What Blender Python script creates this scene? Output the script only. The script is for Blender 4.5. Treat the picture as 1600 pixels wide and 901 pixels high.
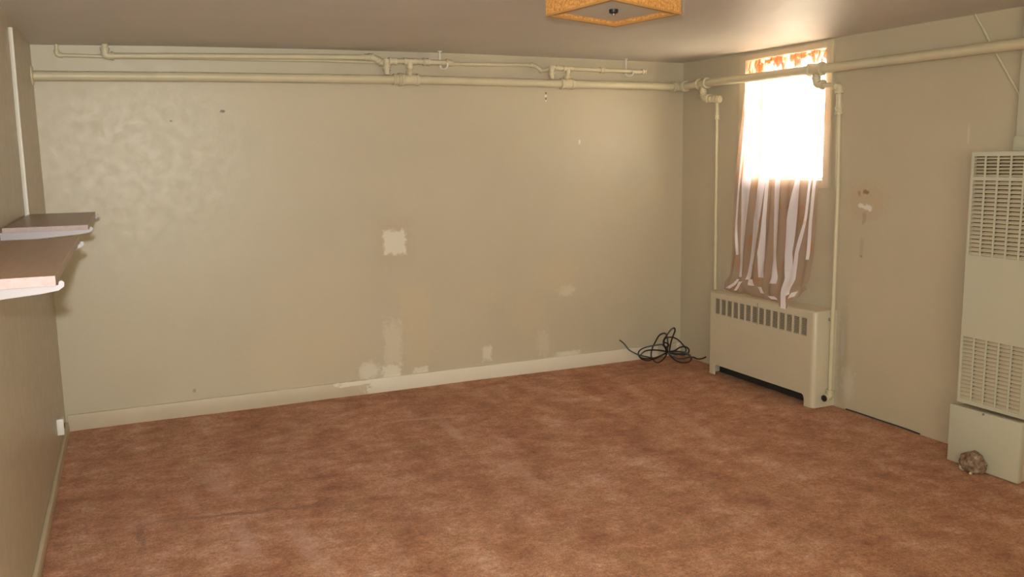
import bpy, bmesh, math, random
from mathutils import Vector, Matrix, noise

random.seed(7)
scene = bpy.context.scene
col = scene.collection
for o in list(bpy.data.objects):
    bpy.data.objects.remove(o)

# ------------------------------------------------------------------ camera
cam_data = bpy.data.cameras.new('camera')
cam_data.sensor_fit = 'HORIZONTAL'
cam_data.sensor_width = 36.0
cam_data.lens = 1349.87 / 1600 * 36.0
cam_data.clip_start = 0.02
cam = bpy.data.objects.new('camera', cam_data)
col.objects.link(cam)
R_ = Vector((0.91258978, -0.40855746, -0.01614626))
U_ = Vector((0.07481695, 0.12803448, 0.98894368))
F_ = Vector((0.40197304, 0.9037079, -0.14740998))
CAM = Vector((0.43587, -5.76273, 1.59096))
cam.matrix_world = Matrix(((R_.x, U_.x, -F_.x, CAM.x), (R_.y, U_.y, -F_.y, CAM.y), (R_.z, U_.z, -F_.z, CAM.z), (0, 0, 0, 1)))
scene.camera = cam

# ------------------------------------------------------------------ light and exposure
world = bpy.data.worlds.new('overcast_sky')
scene.world = world
world.use_nodes = True
bgn = world.node_tree.nodes['Background']
bgn.inputs['Color'].default_value = (1.0, 0.98, 0.92, 1)
bgn.inputs['Strength'].default_value = 13.0

def add_light(name, kind, loc, energy, color, aim=None, **kw):
    d = bpy.data.lights.new(name, kind)
    d.energy = energy
    d.color = color
    for k, v in kw.items():
        setattr(d, k, v)
    o = bpy.data.objects.new(name, d)
    col.objects.link(o)
    o.location = loc
    if aim is not None:
        o.rotation_euler = (Vector(aim) - Vector(loc)).to_track_quat('-Z', 'Y').to_euler()
    return o

# the photographer's flash, just above and left of the lens
add_light('camera_flash', 'SPOT', CAM + U_ * 0.085 - R_ * 0.02, 345, (0.98, 1.0, 0.98),
          aim=(1.7, 0, 1.5), spot_size=math.radians(116), spot_blend=1.0, shadow_soft_size=0.018)
# added area light behind the photographer, filling in the room's ambient level
add_light('ambient_fill', 'AREA', (1.3, -6.3, 1.65), 69, (1.0, 0.89, 0.62), aim=(3.4, -1.5, 1.2),
          shape='RECTANGLE', size=2.6, size_y=1.3)

# sun outside, running along the house wall: it lights the ground beyond the window only
add_light('sun', 'SUN', (9, 6, 8), 340, (1.0, 0.94, 0.80), aim=(9, 0, 2), angle=math.radians(0.6))

vs = scene.view_settings
vs.view_transform = 'Standard'
vs.look = 'None'
vs.gamma = 1.0
vs.use_curve_mapping = False
vs.exposure = 0.18

# ------------------------------------------------------------------ helpers
def new_bm():
    return bmesh.new()

def link(o):
    col.objects.link(o)
    return o

def tag(o, label=None, cat=None, group=None, kind=None):
    if label: o['label'] = label
    if cat: o['category'] = cat
    if group: o['group'] = group
    if kind: o['kind'] = kind
    return o

def thing(name, label, cat, loc, group=None):
    o = link(bpy.data.objects.new(name, None))
    o.empty_display_size = 0.05
    o.location = loc
    return tag(o, label, cat, group)

def wloc(o):
    v = Vector((0, 0, 0))
    while o is not None:
        v += o.location
        o = o.parent
    return v

def obj(name, bm, mat, parent=None, smooth=False, angle=40):
    me = bpy.data.meshes.new(name)
    bmesh.ops.recalc_face_normals(bm, faces=bm.faces)
    if parent is not None:
        bmesh.ops.translate(bm, verts=bm.verts, vec=-wloc(parent))
    if smooth:
        for f in bm.faces:
            f.smooth = True
        lim = math.radians(angle)
        for e in bm.edges:
            if len(e.link_faces) == 2 and e.calc_face_angle(0) > lim:
                e.smooth = False
    bm.to_mesh(me)
    bm.free()
    me.materials.append(mat)
    o = link(bpy.data.objects.new(name, me))
    if parent is not None:
        o.parent = parent
    return o

def struct(name, bm, mat, parent=None, smooth=False):
    o = obj(name, bm, mat, parent, smooth)
    if parent is None:
        o['kind'] = 'structure'
    return o

def box(bm, x0, x1, y0, y1, z0, z1, bevel=0.0, seg=2):
    r = bmesh.ops.create_cube(bm, size=1.0)
    vsn = r['verts']
    for v in vsn:
        v.co = Vector(((x0 + x1) / 2 + v.co.x * (x1 - x0), (y0 + y1) / 2 + v.co.y * (y1 - y0), (z0 + z1) / 2 + v.co.z * (z1 - z0)))
    if bevel > 0:
        es = list({e for v in vsn for e in v.link_edges})
        bmesh.ops.bevel(bm, geom=es, offset=bevel, segments=seg, affect='EDGES', profile=0.5)

def tube(bm, pts, rad, seg=14, caps=True):
    pts = [Vector(p) for p in pts]
    n = len(pts)
    rads = rad if isinstance(rad, (list, tuple)) else [rad] * n
    tang = []
    for i in range(n):
        a = pts[max(i - 1, 0)]
        b = pts[min(i + 1, n - 1)]
        t = (b - a)
        if t.length < 1e-9:
            t = tang[-1] if tang else Vector((1, 0, 0))
        tang.append(t.normalized())
    up = Vector((0, 0, 1)) if abs(tang[0].z) < 0.9 else Vector((0, 1, 0))
    nrm = (up - tang[0] * up.dot(tang[0])).normalized()
    rings = []
    for i in range(n):
        t = tang[i]
        nrm = (nrm - t * nrm.dot(t)).normalized()
        bi = t.cross(nrm)
        rings.append([bm.verts.new(pts[i] + (nrm * math.cos(2 * math.pi * k / seg) + bi * math.sin(2 * math.pi * k / seg)) * rads[i]) for k in range(seg)])
    for i in range(n - 1):
        for k in range(seg):
            bm.faces.new((rings[i][k], rings[i][(k + 1) % seg], rings[i + 1][(k + 1) % seg], rings[i + 1][k]))
    if caps:
        bm.faces.new(rings[0][::-1])
        bm.faces.new(rings[-1])

def bend(pts, r=0.03, n=6):
    pts = [Vector(p) for p in pts]
    out = [pts[0]]
    for i in range(1, len(pts) - 1):
        p, a, b = pts[i], pts[i - 1], pts[i + 1]
        da, db = (a - p), (b - p)
        q = min(r, da.length * 0.48, db.length * 0.48)
        A, B = p + da.normalized() * q, p + db.normalized() * q
        for k in range(n + 1):
            t = k / n
            out.append(A * (1 - t) ** 2 + p * 2 * t * (1 - t) + B * t * t)
    out.append(pts[-1])
    return out

def collar(bm, p, d, r, length, lip=1.16):
    """a threaded coupling: sleeve with a thick lip at each end"""
    p, d = Vector(p), Vector(d).normalized()
    h = length / 2
    w = min(length * 0.22, 0.014)
    prof = [(-h, r * 1.0), (-h, r * lip * 1.08), (-h + w, r * lip * 1.08), (-h + w * 1.4, r * lip * .94), (h - w * 1.4, r * lip * .94), (h - w, r * lip * 1.08), (h, r * lip * 1.08), (h, r * 1.0)]
    rings, seg = [], 16
    up = Vector((0, 0, 1)) if abs(d.z) < 0.9 else Vector((0, 1, 0))
    nn = (up - d * up.dot(d)).normalized()
    bb = d.cross(nn)
    for s, rr in prof:
        rings.append([bm.verts.new(p + d * s + (nn * math.cos(2 * math.pi * k / seg) + bb * math.sin(2 * math.pi * k / seg)) * rr) for k in range(seg)])
    for i in range(len(rings) - 1):
        for k in range(seg):
            bm.faces.new((rings[i][k], rings[i][(k + 1) % seg], rings[i + 1][(k + 1) % seg], rings[i + 1][k]))
    bm.faces.new(rings[0][::-1])
    bm.faces.new(rings[-1])

def elbow(bm, a, p, b, r, k=1.28):
    """pipe elbow around corner p, opening towards a and b, with end lips"""
    a, p, b = Vector(a), Vector(p), Vector(b)
    da, db = (a - p).normalized(), (b - p).normalized()
    L = r * 2.3
    A, B = p + da * L, p + db * L
    tube(bm, bend([A, p, B], r * 1.6, 6), r * k * .96, 14)
    collar(bm, A, da, r * 1.08, r * .75, k)
    collar(bm, B, db, r * 1.08, r * .75, k)

def sheet(bm, yb, zb, hole, x, depth):
    """upright sheet in the plane x with holes, edges folded back by depth"""
    V = {}
    def vert(i, j):
        if (i, j) not in V:
            V[(i, j)] = bm.verts.new((x, yb[i], zb[j]))
        return V[(i, j)]
    for i in range(len(yb) - 1):
        for j in range(len(zb) - 1):
            if not hole(i, j):
                bm.faces.new((vert(i, j), vert(i + 1, j), vert(i + 1, j + 1), vert(i, j + 1)))
    es = [e for e in bm.edges if len(e.link_faces) == 1 and all(abs(v.co.x - x) < 1e-6 for v in e.verts)]
    r = bmesh.ops.extrude_edge_only(bm, edges=es)
    bmesh.ops.translate(bm, verts=[g for g in r['geom'] if isinstance(g, bmesh.types.BMVert)], vec=(depth, 0, 0))

def lerp(a, b, t):
    return a + (b - a) * t

def interp(x, xs, ys):
    if x <= xs[0]: return ys[0]
    for i in range(len(xs) - 1):
        if x <= xs[i + 1]:
            return lerp(ys[i], ys[i + 1], (x - xs[i]) / (xs[i + 1] - xs[i]))
    return ys[-1]

# ------------------------------------------------------------------ materials
class Mat:
    def __init__(s, name, rough=0.5, spec=0.5):
        s.m = bpy.data.materials.new(name)
        s.m.use_nodes = True
        s.nt = s.m.node_tree
        s.p = s.nt.nodes['Principled BSDF']
        s.p.inputs['Roughness'].default_value = rough
        s.p.inputs['Specular IOR Level'].default_value = spec
        s.tc = s.nt.nodes.new('ShaderNodeTexCoord')
        s.bump = None
    def node(s, t, **kw):
        n = s.nt.nodes.new(t)
        for k, v in kw.items():
            setattr(n, k, v)
        return n
    def ln(s, a, b):
        s.nt.links.new(a, b)
    def mapping(s, scale=(1, 1, 1), rot=(0, 0, 0), loc=(0, 0, 0)):
        mp = s.node('ShaderNodeMapping')
        mp.inputs['Scale'].default_value = scale
        mp.inputs['Rotation'].default_value = rot
        mp.inputs['Location'].default_value = loc
        s.ln(s.tc.outputs['Object'], mp.inputs['Vector'])
        return mp.outputs['Vector']
    def noise(s, scale, detail=4, rough=0.55, vec=None, dist=0.0):
        n = s.node('ShaderNodeTexNoise')
        n.inputs['Scale'].default_value = scale
        n.inputs['Detail'].default_value = detail
        n.inputs['Roughness'].default_value = rough
        n.inputs['Distortion'].default_value = dist
        s.ln(vec if vec is not None else s.tc.outputs['Object'], n.inputs['Vector'])
        return n
    def ramp(s, fac, stops):
        r = s.node('ShaderNodeValToRGB')
        el = r.color_ramp.elements
        while len(el) < len(stops):
            el.new(0.5)
        for e, (p, c) in zip(el, stops):
            e.position = p
            e.color = (*c, 1) if len(c) == 3 else c
        s.ln(fac, r.inputs['Fac'])
        return r.outputs['Color']
    def math(s, op, a, b=None, c=None):
        n = s.node('ShaderNodeMath', operation=op)
        for i, v in enumerate((a, b, c)):
            if v is None: continue
            if isinstance(v, (int, float)):
                n.inputs[i].default_value = v
            else:
                s.ln(v, n.inputs[i])
        return n.outputs[0]
    def mix(s, fac, a, b, blend='MIX'):
        n = s.node('ShaderNodeMix', data_type='RGBA', blend_type=blend)
        for sock, v in ((n.inputs[0], fac), (n.inputs[6], a), (n.inputs[7], b)):
            if isinstance(v, (int, float)):
                sock.default_value = v
            elif isinstance(v, tuple):
                sock.default_value = (*v, 1)
            else:
                s.ln(v, sock)
        return n.outputs[2]
    def color(s, c):
        if isinstance(c, tuple):
            s.p.inputs['Base Color'].default_value = (*c, 1)
        else:
            s.ln(c, s.p.inputs['Base Color'])
    def add_bump(s, h, strength, dist=0.002):
        b = s.node('ShaderNodeBump')
        b.inputs['Strength'].default_value = strength
        b.inputs['Distance'].default_value = dist
        s.ln(h, b.inputs['Height'])
        if s.bump is not None:
            s.ln(s.bump, b.inputs['Normal'])
        s.bump = b.outputs['Normal']
        s.ln(s.bump, s.p.inputs['Normal'])

def blotches(mt, base, axis, items, edge_scale=30.0):
    """paint dabs, spackle and stains; item = (a, z, half width, half height, colour, strength, raggedness, softness)"""
    sep = mt.node('ShaderNodeSeparateXYZ')
    mt.ln(mt.tc.outputs['Object'], sep.inputs[0])
    A = sep.outputs[axis]
    Z = sep.outputs[2]
    nz = mt.noise(edge_scale, 5, 0.65)
    n1 = mt.math('SUBTRACT', nz.outputs['Fac'], 0.5)
    cur = base
    for (a, z, hw, hh, c, st, rag, soft) in items:
        dx = mt.math('DIVIDE', mt.math('ABSOLUTE', mt.math('SUBTRACT', A, a)), hw)
        dz = mt.math('DIVIDE', mt.math('ABSOLUTE', mt.math('SUBTRACT', Z, z)), hh)
        d = mt.math('MAXIMUM', dx, dz) if rag < 1.0 else mt.math('SQRT', mt.math('ADD', mt.math('MULTIPLY', dx, dx), mt.math('MULTIPLY', dz, dz)))
        d = mt.math('ADD', d, mt.math('MULTIPLY', n1, rag * 2.2))
        mr = mt.node('ShaderNodeMapRange', interpolation_type='SMOOTHSTEP')
        mt.ln(d, mr.inputs['Value'])
        mr.inputs['From Min'].default_value = 1.0 + soft
        mr.inputs['From Max'].default_value = 1.0 - soft
        mr.inputs['To Min'].default_value = 0.0
        mr.inputs['To Max'].default_value = st
        cur = mt.mix(mr.outputs[0], cur, c)
    return cur

WALL = (0.525, 0.467, 0.342)
CREAM = (0.60, 0.54, 0.375)

def wall_material(name, items=(), axis=0, rough=0.42, tint=1.0):
    m = Mat(name, rough, 0.5)
    big = m.noise(1.3, 4, 0.6)
    a = tuple(c * 0.96 * tint for c in WALL)
    b = tuple(c * 1.04 * tint for c in WALL)
    c = m.ramp(big.outputs['Fac'], [(0.3, a), (0.7, b)])
    if items:
        c = blotches(m, c, axis, items)
    m.color(c)
    f = m.noise(150, 3, 0.6)
    m.add_bump(f.outputs['Fac'], 0.34, 0.002)
    g = m.noise(42, 4, 0.6)
    m.add_bump(g.outputs['Fac'], 0.16, 0.003)
    g = m.noise(7, 4, 0.55)
    m.add_bump(g.outputs['Fac'], 0.06, 0.006)
    rn = m.noise(14, 6, 0.7)
    mr = m.node('ShaderNodeMapRange')
    m.ln(rn.outputs['Fac'], mr.inputs['Value'])
    mr.inputs['From Min'].default_value = 0.35
    mr.inputs['From Max'].default_value = 0.65
    mr.inputs['To Min'].default_value = rough - 0.05
    mr.inputs['To Max'].default_value = rough + 0.08
    m.ln(mr.outputs[0], m.p.inputs['Roughness'])
    return m.m

SPACK = (0.73, 0.69, 0.57)
PALE = (0.70, 0.63, 0.49)
YEL = (0.60, 0.49, 0.31)
back_items = [
    (2.115, 1.045, 0.11, 0.14, (0.50, 0.40, 0.27), 0.6, 0.9, 0.5),
    (2.118, 1.042, 0.078, 0.082, SPACK, 0.95, 0.55, 0.16),
    (2.235, 0.56, 0.10, 0.16, YEL, 0.55, 0.8, 0.35),
    (2.34, 0.57, 0.03, 0.06, YEL, 0.5, 0.9, 0.3),
    (2.08, 0.32, 0.06, 0.16, PALE, 0.55, 0.95, 0.35),
    (2.26, 0.28, 0.10, 0.18, YEL, 0.45, 1.0, 0.4),
    (1.90, 0.155, 0.07, 0.06, SPACK, 0.75, 1.0, 0.35),
    (2.06, 0.125, 0.065, 0.05, SPACK, 0.9, 0.8, 0.25),
    (2.28, 0.115, 0.05, 0.025, SPACK, 0.8, 0.9, 0.25),
    (2.79, 0.185, 0.035, 0.05, SPACK, 0.75, 0.9, 0.3),
    (3.45, 0.60, 0.07, 0.04, PALE, 0.7, 1.0, 0.4),
    (3.36, 0.72, 0.16, 0.12, YEL, 0.45, 1.2, 0.5),
    (3.12, 0.45, 0.14, 0.14, YEL, 0.4, 1.2, 0.5),
    (3.25, 0.22, 0.05, 0.10, PALE, 0.4, 1.1, 0.4),
    (3.46, 0.11, 0.10, 0.02, SPACK, 0.7, 0.9, 0.3),
    (1.45, 0.33, 0.35, 0.22, YEL, 0.35, 1.4, 0.6),
    (1.60, 0.75, 0.30, 0.18, YEL, 0.25, 1.4, 0.6),
    (2.75, 0.62, 0.12, 0.10, YEL, 0.25, 1.2, 0.6),
    (3.57, 1.712, 0.008, 0.016, SPACK, 0.9, 0.5, 0.3),
    (1.037, 1.918, 0.015, 0.010, (0.10, 0.08, 0.08), 0.9, 1.0, 0.3),
    (0.733, 1.858, 0.008, 0.006, (0.2, 0.16, 0.13), 0.8, 1.0, 0.3),
    (3.294, 2.065, 0.007, 0.007, (0.12, 0.06, 0.04), 0.9, 1.0, 0.3),
    (3.294, 2.045, 0.008, 0.007, (0.85, 0.80, 0.75), 0.9, 1.0, 0.3),
    (3.294, 2.025, 0.007, 0.006, (0.14, 0.07, 0.04), 0.9, 1.0, 0.3),
    (3.294, 2.010, 0.007, 0.006, (0.85, 0.80, 0.75), 0.9, 1.0, 0.3),
    (0.755, 0.158, 0.010, 0.012, (0.30, 0.24, 0.17), 0.7, 0.5, 0.3),
]
right_items = [
    (-1.88, 1.31, 0.14, 0.11, (0.50, 0.36, 0.22), 0.4, 1.1, 0.5),
    (-1.90, 1.272, 0.034, 0.018, (0.82, 0.80, 0.78), 0.8, 1.3, 0.4),
    (-1.845, 1.285, 0.026, 0.014, (0.82, 0.80, 0.78), 0.8, 1.3, 0.4),
    (-1.88, 1.362, 0.024, 0.014, (0.22, 0.12, 0.06), 0.8, 1.4, 0.4),
    (-1.83, 1.352, 0.012, 0.018, (0.36, 0.24, 0.14), 0.7, 1.4, 0.4),
    (-1.875, 1.21, 0.015, 0.035, (0.38, 0.28, 0.19), 0.6, 0.9, 0.4),
    (-1.865, 1.03, 0.014, 0.05, (0.38, 0.29, 0.20), 0.4, 0.9, 0.5),
    (-1.861, 0.977, 0.010, 0.008, (0.30, 0.22, 0.15), 0.8, 0.6, 0.3),
    (-1.745, 0.42, 0.015, 0.09, (0.72, 0.70, 0.68), 0.55, 1.0, 0.4),
    (-1.75, 0.30, 0.04, 0.30, (0.40, 0.33, 0.25), 0.5, 1.0, 0.6),
    (-1.80, 0.17, 0.05, 0.10, (0.68, 0.62, 0.52), 0.45, 1.2, 0.5),
    (-2.55, 1.68, 0.006, 0.05, (0.68, 0.60, 0.46), 0.6, 0.7, 0.4),
]
M_wall_back = wall_material('painted_plaster_back', back_items, 0, rough=0.40)
M_wall_right = wall_material('painted_plaster_right', right_items, 1)
M_wall_left = wall_material('painted_plaster_left', (), 0, rough=0.36, tint=0.93)

def plain(name, c, rough=0.45, var=0.06, scale=6, bump=0.0, bscale=120, spec=0.5, metal=0.0):
    m = Mat(name, rough, spec)
    n = m.noise(scale, 4, 0.6)
    m.color(m.ramp(n.outputs['Fac'], [(0.3, tuple(v * (1 - var) for v in c)), (0.7, tuple(min(1, v * (1 + var)) for v in c))]))
    if bump:
        b = m.noise(bscale, 3, 0.6)
        m.add_bump(b.outputs['Fac'], bump, 0.002)
    m.p.inputs['Metallic'].default_value = metal
    return m.m

# ceiling: textured semi gloss paint
mc = Mat('ceiling_paint', 0.42, 0.5)
n = mc.noise(2.0, 4, 0.6)
mc.color(mc.ramp(n.outputs['Fac'], [(0.3, (0.60, 0.575, 0.535)), (0.7, (0.65, 0.625, 0.58))]))
mc.add_bump(mc.noise(170, 4, 0.7).outputs['Fac'], 0.6, 0.003)
mc.add_bump(mc.noise(7, 5, 0.6, mc.mapping((0.5, 2.5, 1))).outputs['Fac'], 0.25, 0.008)
M_ceiling = mc.m

# carpet: mottled rust and rose pile
mk = Mat('rust_carpet', 0.95, 0.1)
v1 = mk.mapping((0.85, 1.1, 1), (0, 0, 0.3))
v2 = mk.mapping((1.5, 0.45, 1), (0, 0, -0.15))
nA = mk.noise(7.5, 8, 0.72, v1, 0.1)
nB = mk.noise(2.4, 5, 0.6, v2, 0.2)
nC = mk.noise(1.1, 3, 0.5)
nG = mk.noise(150, 3, 0.8)
nH = mk.noise(55, 4, 0.7)
f = mk.math('ADD', mk.math('MULTIPLY', nA.outputs['Fac'], 0.62), mk.math('MULTIPLY', nB.outputs['Fac'], 0.38))
base = mk.ramp(f, [(0.36, (0.25, 0.080, 0.031)), (0.46, (0.37, 0.146, 0.059)), (0.54, (0.46, 0.213, 0.111)), (0.64, (0.59, 0.335, 0.222))])
olive = mk.ramp(mk.noise(4.5, 6, 0.65, v1, 0.2).outputs['Fac'], [(0.52, (0, 0, 0)), (0.72, (1, 1, 1))])
base = mk.mix(mk.math('MULTIPLY', olive, 0.5), base, (0.42, 0.24, 0.10))
g = mk.math('ADD', mk.math('MULTIPLY', nG.outputs['Fac'], 0.6), mk.math('MULTIPLY', nH.outputs['Fac'], 0.4))
gr = mk.ramp(g, [(0.32, (0.38, 0.35, 0.33)), (0.68, (1.62, 1.63, 1.65))])
base = mk.mix(1.0, base, gr, 'MULTIPLY')
# creases and brushed streaks in the pile: (x0, y0, x1, y1, half width, colour, strength)
sepk = mk.node('ShaderNodeSeparateXYZ')
mk.ln(mk.tc.outputs['Object'], sepk.inputs[0])
wob = mk.math('MULTIPLY', mk.math('SUBTRACT', mk.noise(8, 4, 0.6).outputs['Fac'], 0.5), 0.10)
for (x0, y0, x1, y1, hw, c, st) in ((1.75, -.71, 2.35, -.80, .02, (.60, .36, .26), .45), (2.14, -.83, 2.10, -1.30, .03, (.60, .36, .26), .40),
                                    (.42, -1.69, 1.25, -1.86, .02, (.20, .06, .028), .55), (.79, -1.90, .82, -2.28, .035, (.62, .38, .29), .45),
                                    (.71, -1.08, .78, -1.55, .045, (.60, .36, .27), .35), (1.01, -2.0, 1.05, -2.5, .04, (.62, .38, .29), .35),
                                    (.39, -1.70, .39, -2.02, .014, (.20, .07, .045), .5), (3.48, -1.40, 3.36, -2.0, .04, (.60, .36, .26), .3),
                                    (2.22, -1.68, 2.18, -2.15, .05, (.60, .36, .26), .3), (3.2, -.49, 4.3, -.22, .02, (.24, .09, .04), .4)):
    L_ = math.hypot(x1 - x0, y1 - y0)
    ux, uy = (x1 - x0) / L_, (y1 - y0) / L_
    dx = mk.math('SUBTRACT', sepk.outputs[0], (x0 + x1) / 2)
    dy = mk.math('SUBTRACT', sepk.outputs[1], (y0 + y1) / 2)
    al = mk.math('ABSOLUTE', mk.math('ADD', mk.math('MULTIPLY', dx, ux), mk.math('MULTIPLY', dy, uy)))
    ac = mk.math('ABSOLUTE', mk.math('ADD', mk.math('SUBTRACT', mk.math('MULTIPLY', dx, -uy), mk.math('MULTIPLY', dy, -ux)), wob))
    d = mk.math('MAXIMUM', mk.math('DIVIDE', al, L_ / 2), mk.math('DIVIDE', ac, hw))
    mr = mk.node('ShaderNodeMapRange', interpolation_type='SMOOTHSTEP')
    mk.ln(d, mr.inputs['Value'])
    mr.inputs['From Min'].default_value = 1.5
    mr.inputs['From Max'].default_value = 0.3
    mr.inputs['To Max'].default_value = st
    base = mk.mix(mr.outputs[0], base, mk.mix(0.6, mk.mix(1.0, c, gr, 'MULTIPLY'), c))
mk.color(base)
mk.add_bump(nG.outputs['Fac'], 0.8, 0.006)
mk.add_bump(nA.outputs['Fac'], 0.5, 0.02)
mk.p.inputs['Sheen Weight'].default_value = 0.15
M_carpet = mk.m

# cream painted pipe
M_pipe = plain('cream_pipe_paint', CREAM, 0.42, 0.05, 5, 0.15, 90)
M_pipe_fit = plain('cream_fitting_paint', tuple(c * 1.04 for c in CREAM), 0.4, 0.06, 9, 0.25, 70)
M_trim = plain('trim_paint', (0.58, 0.50, 0.36), 0.42, 0.04, 5, 0.12, 60)
# baseboard: beige painted at the left, bare primer at the right
mb = Mat('baseboard_paint', 0.5)
nb = mb.noise(4, 4, 0.6)
cb = mb.ramp(nb.outputs['Fac'], [(0.3, (0.53, 0.455, 0.33)), (0.7, (0.58, 0.50, 0.37))])
cb = blotches(mb, cb, 0, [(3.18, 0.03, 1.30, 0.30, (0.74, 0.69, 0.57), 1.0, 0.10, 0.012),
                          (1.83, 0.082, 0.14, 0.016, (0.74, 0.69, 0.57), 0.9, 0.8, 0.15),
                          (4.36, 0.06, 0.09, 0.2, (0.52, 0.46, 0.36), 0.85, 0.3, 0.1)], 22)
mb.color(cb)
M_base = mb.m
M_cabinet = plain('cabinet_enamel', (0.575, 0.515, 0.385), 0.38, 0.03, 4)
M_heater = plain('heater_enamel', (0.535, 0.53, 0.42), 0.36, 0.03, 4)
M_slat = plain('slat_enamel', (0.52, 0.46, 0.34), 0.4, 0.05, 10)
M_dark = plain('dark_void', (0.02, 0.017, 0.013), 0.8, 0.2)
M_metal = plain('tarnished_metal', (0.30, 0.27, 0.24), 0.4, 0.1, 20, metal=0.8)
M_white = plain('white_enamel', (0.78, 0.75, 0.68), 0.35, 0.03)
M_bracket = plain('bracket_enamel', (0.20, 0.172, 0.176), 0.4, 0.04)
M_cable = plain('black_rubber', (0.012, 0.011, 0.011), 0.45, 0.2, 20)
M_black = plain('black_knob', (0.02, 0.018, 0.016), 0.35, 0.1)
M_plate = plain('white_plastic', (0.74, 0.72, 0.68), 0.4, 0.03)

M_crumb = plain('crumb_plaster', (0.55, 0.48, 0.38), 0.8, 0.2, 80)

def wood(name, a, b, rough):
    m = Mat(name, rough, 0.5)
    nw = m.noise(9, 6, 0.65, m.mapping((6, 0.5, 6)), 0.8)
    m.color(m.ramp(nw.outputs['Fac'], [(0.3, a), (0.7, b)]))
    return m.m
M_shelf = wood('shelf_laminate', (0.20, 0.115, 0.07), (0.28, 0.165, 0.105), 0.33)
M_shelf_edge = wood('shelf_edge_band', (0.205, 0.14, 0.128), (0.27, 0.19, 0.17), 0.5)

# lamp: cork-like orange sides
ml = Mat('cork_veneer', 0.6)
nl = ml.noise(95, 4, 0.7)
ml.color(ml.ramp(nl.outputs['Fac'], [(0.32, (0.34, 0.13, 0.03)), (0.5, (0.62, 0.29, 0.075)), (0.68, (0.78, 0.45, 0.16))]))
M_cork = ml.m
M_lampwood = wood('lamp_rim_wood', (0.42, 0.21, 0.06), (0.50, 0.26, 0.08), 0.5)
M_diffuser = plain('frosted_glass', (0.60, 0.62, 0.56), 0.4, 0.02)

def glass_mat():
    m = bpy.data.materials.new('window_glass')
    m.use_nodes = True
    nt = m.node_tree
    nt.nodes.clear()
    out = nt.nodes.new('ShaderNodeOutputMaterial')
    tr = nt.nodes.new('ShaderNodeBsdfTransparent')
    tr.inputs['Color'].default_value = (0.96, 0.97, 0.96, 1)
    gl = nt.nodes.new('ShaderNodeBsdfGlossy')
    gl.inputs['Roughness'].default_value = 0.02
    mx = nt.nodes.new('ShaderNodeMixShader')
    mx.inputs[0].default_value = 0.05
    nt.links.new(tr.outputs[0], mx.inputs[1])
    nt.links.new(gl.outputs[0], mx.inputs[2])
    nt.links.new(mx.outputs[0], out.inputs[0])
    return m
M_glass = glass_mat()

def fabric(name, base, motif, opac, motif_opac, thresh, gloss):
    m = bpy.data.materials.new(name)
    m.use_nodes = True
    nt = m.node_tree
    nt.nodes.clear()
    N = nt.nodes.new
    L = nt.links.new
    out = N('ShaderNodeOutputMaterial')
    tc = N('ShaderNodeTexCoord')
    mp = N('ShaderNodeMapping')
    mp.inputs['Scale'].default_value = (1, 1, 0.8)
    L(tc.outputs['Object'], mp.inputs['Vector'])
    n1 = N('ShaderNodeTexNoise')
    n1.inputs['Scale'].default_value = 9
    n1.inputs['Detail'].default_value = 6
    n1.inputs['Roughness'].default_value = 0.7
    n1.inputs['Distortion'].default_value = 1.2
    L(mp.outputs[0], n1.inputs['Vector'])
    r = N('ShaderNodeValToRGB')
    r.color_ramp.elements[0].position = thresh
    r.color_ramp.elements[1].position = thresh + 0.08
    L(n1.outputs['Fac'], r.inputs['Fac'])
    mc_ = N('ShaderNodeMix')
    mc_.data_type = 'RGBA'
    L(r.outputs['Color'], mc_.inputs[0])
    mc_.inputs[6].default_value = (*base, 1)
    mc_.inputs[7].default_value = (*motif, 1)
    op = N('ShaderNodeMapRange')
    op.inputs['To Min'].default_value = opac
    op.inputs['To Max'].default_value = motif_opac
    L(r.outputs['Color'], op.inputs['Value'])
    df = N('ShaderNodeBsdfDiffuse')
    tl = N('ShaderNodeBsdfTranslucent')
    gl = N('ShaderNodeBsdfGlossy')
    gl.inputs['Roughness'].default_value = 0.35
    gl.inputs['Color'].default_value = (0.9, 0.85, 0.9, 1)
    tr = N('ShaderNodeBsdfTransparent')
    L(mc_.outputs[2], df.inputs['Color'])
    L(mc_.outputs[2], tl.inputs['Color'])
    m1 = N('ShaderNodeMixShader')
    m1.inputs[0].default_value = 0.4
    L(df.outputs[0], m1.inputs[1])
    L(tl.outputs[0], m1.inputs[2])
    m2 = N('ShaderNodeMixShader')
    m2.inputs[0].default_value = gloss
    L(m1.outputs[0], m2.inputs[1])
    L(gl.outputs[0], m2.inputs[2])
    m3 = N('ShaderNodeMixShader')
    L(op.outputs[0], m3.inputs[0])
    L(tr.outputs[0], m3.inputs[1])
    L(m2.outputs[0], m3.inputs[2])
    L(m3.outputs[0], out.inputs[0])
    return m
M_sheer = fabric('sheer_rose_fabric', (0.60, 0.40, 0.31), (0.50, 0.22, 0.10), 0.50, 0.66, 0.52, 0.10)
M_stripe_highlight = fabric('stripe_and_highlight_fabric', (0.97, 0.93, 1.0), (0.85, 0.74, 0.78), 0.94, 0.95, 0.60, 0.06)  # white of the woven stripes, also used for the painted hem highlights
M_valance = fabric('orange_floral_fabric', (0.9, 0.75, 0.58), (0.42, 0.07, 0.012), 0.30, 0.96, 0.43, 0.03)

ms = Mat('crumbling_lump', 0.9)
nn_ = ms.noise(34, 5, 0.7)
ms.color(ms.ramp(nn_.outputs['Fac'], [(0.34, (0.13, 0.075, 0.045)), (0.52, (0.30, 0.20, 0.135)), (0.62, (0.42, 0.31, 0.23)), (0.72, (0.72, 0.66, 0.52))]))
ms.add_bump(nn_.outputs['Fac'], 0.9, 0.02)
M_lump = ms.m

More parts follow.
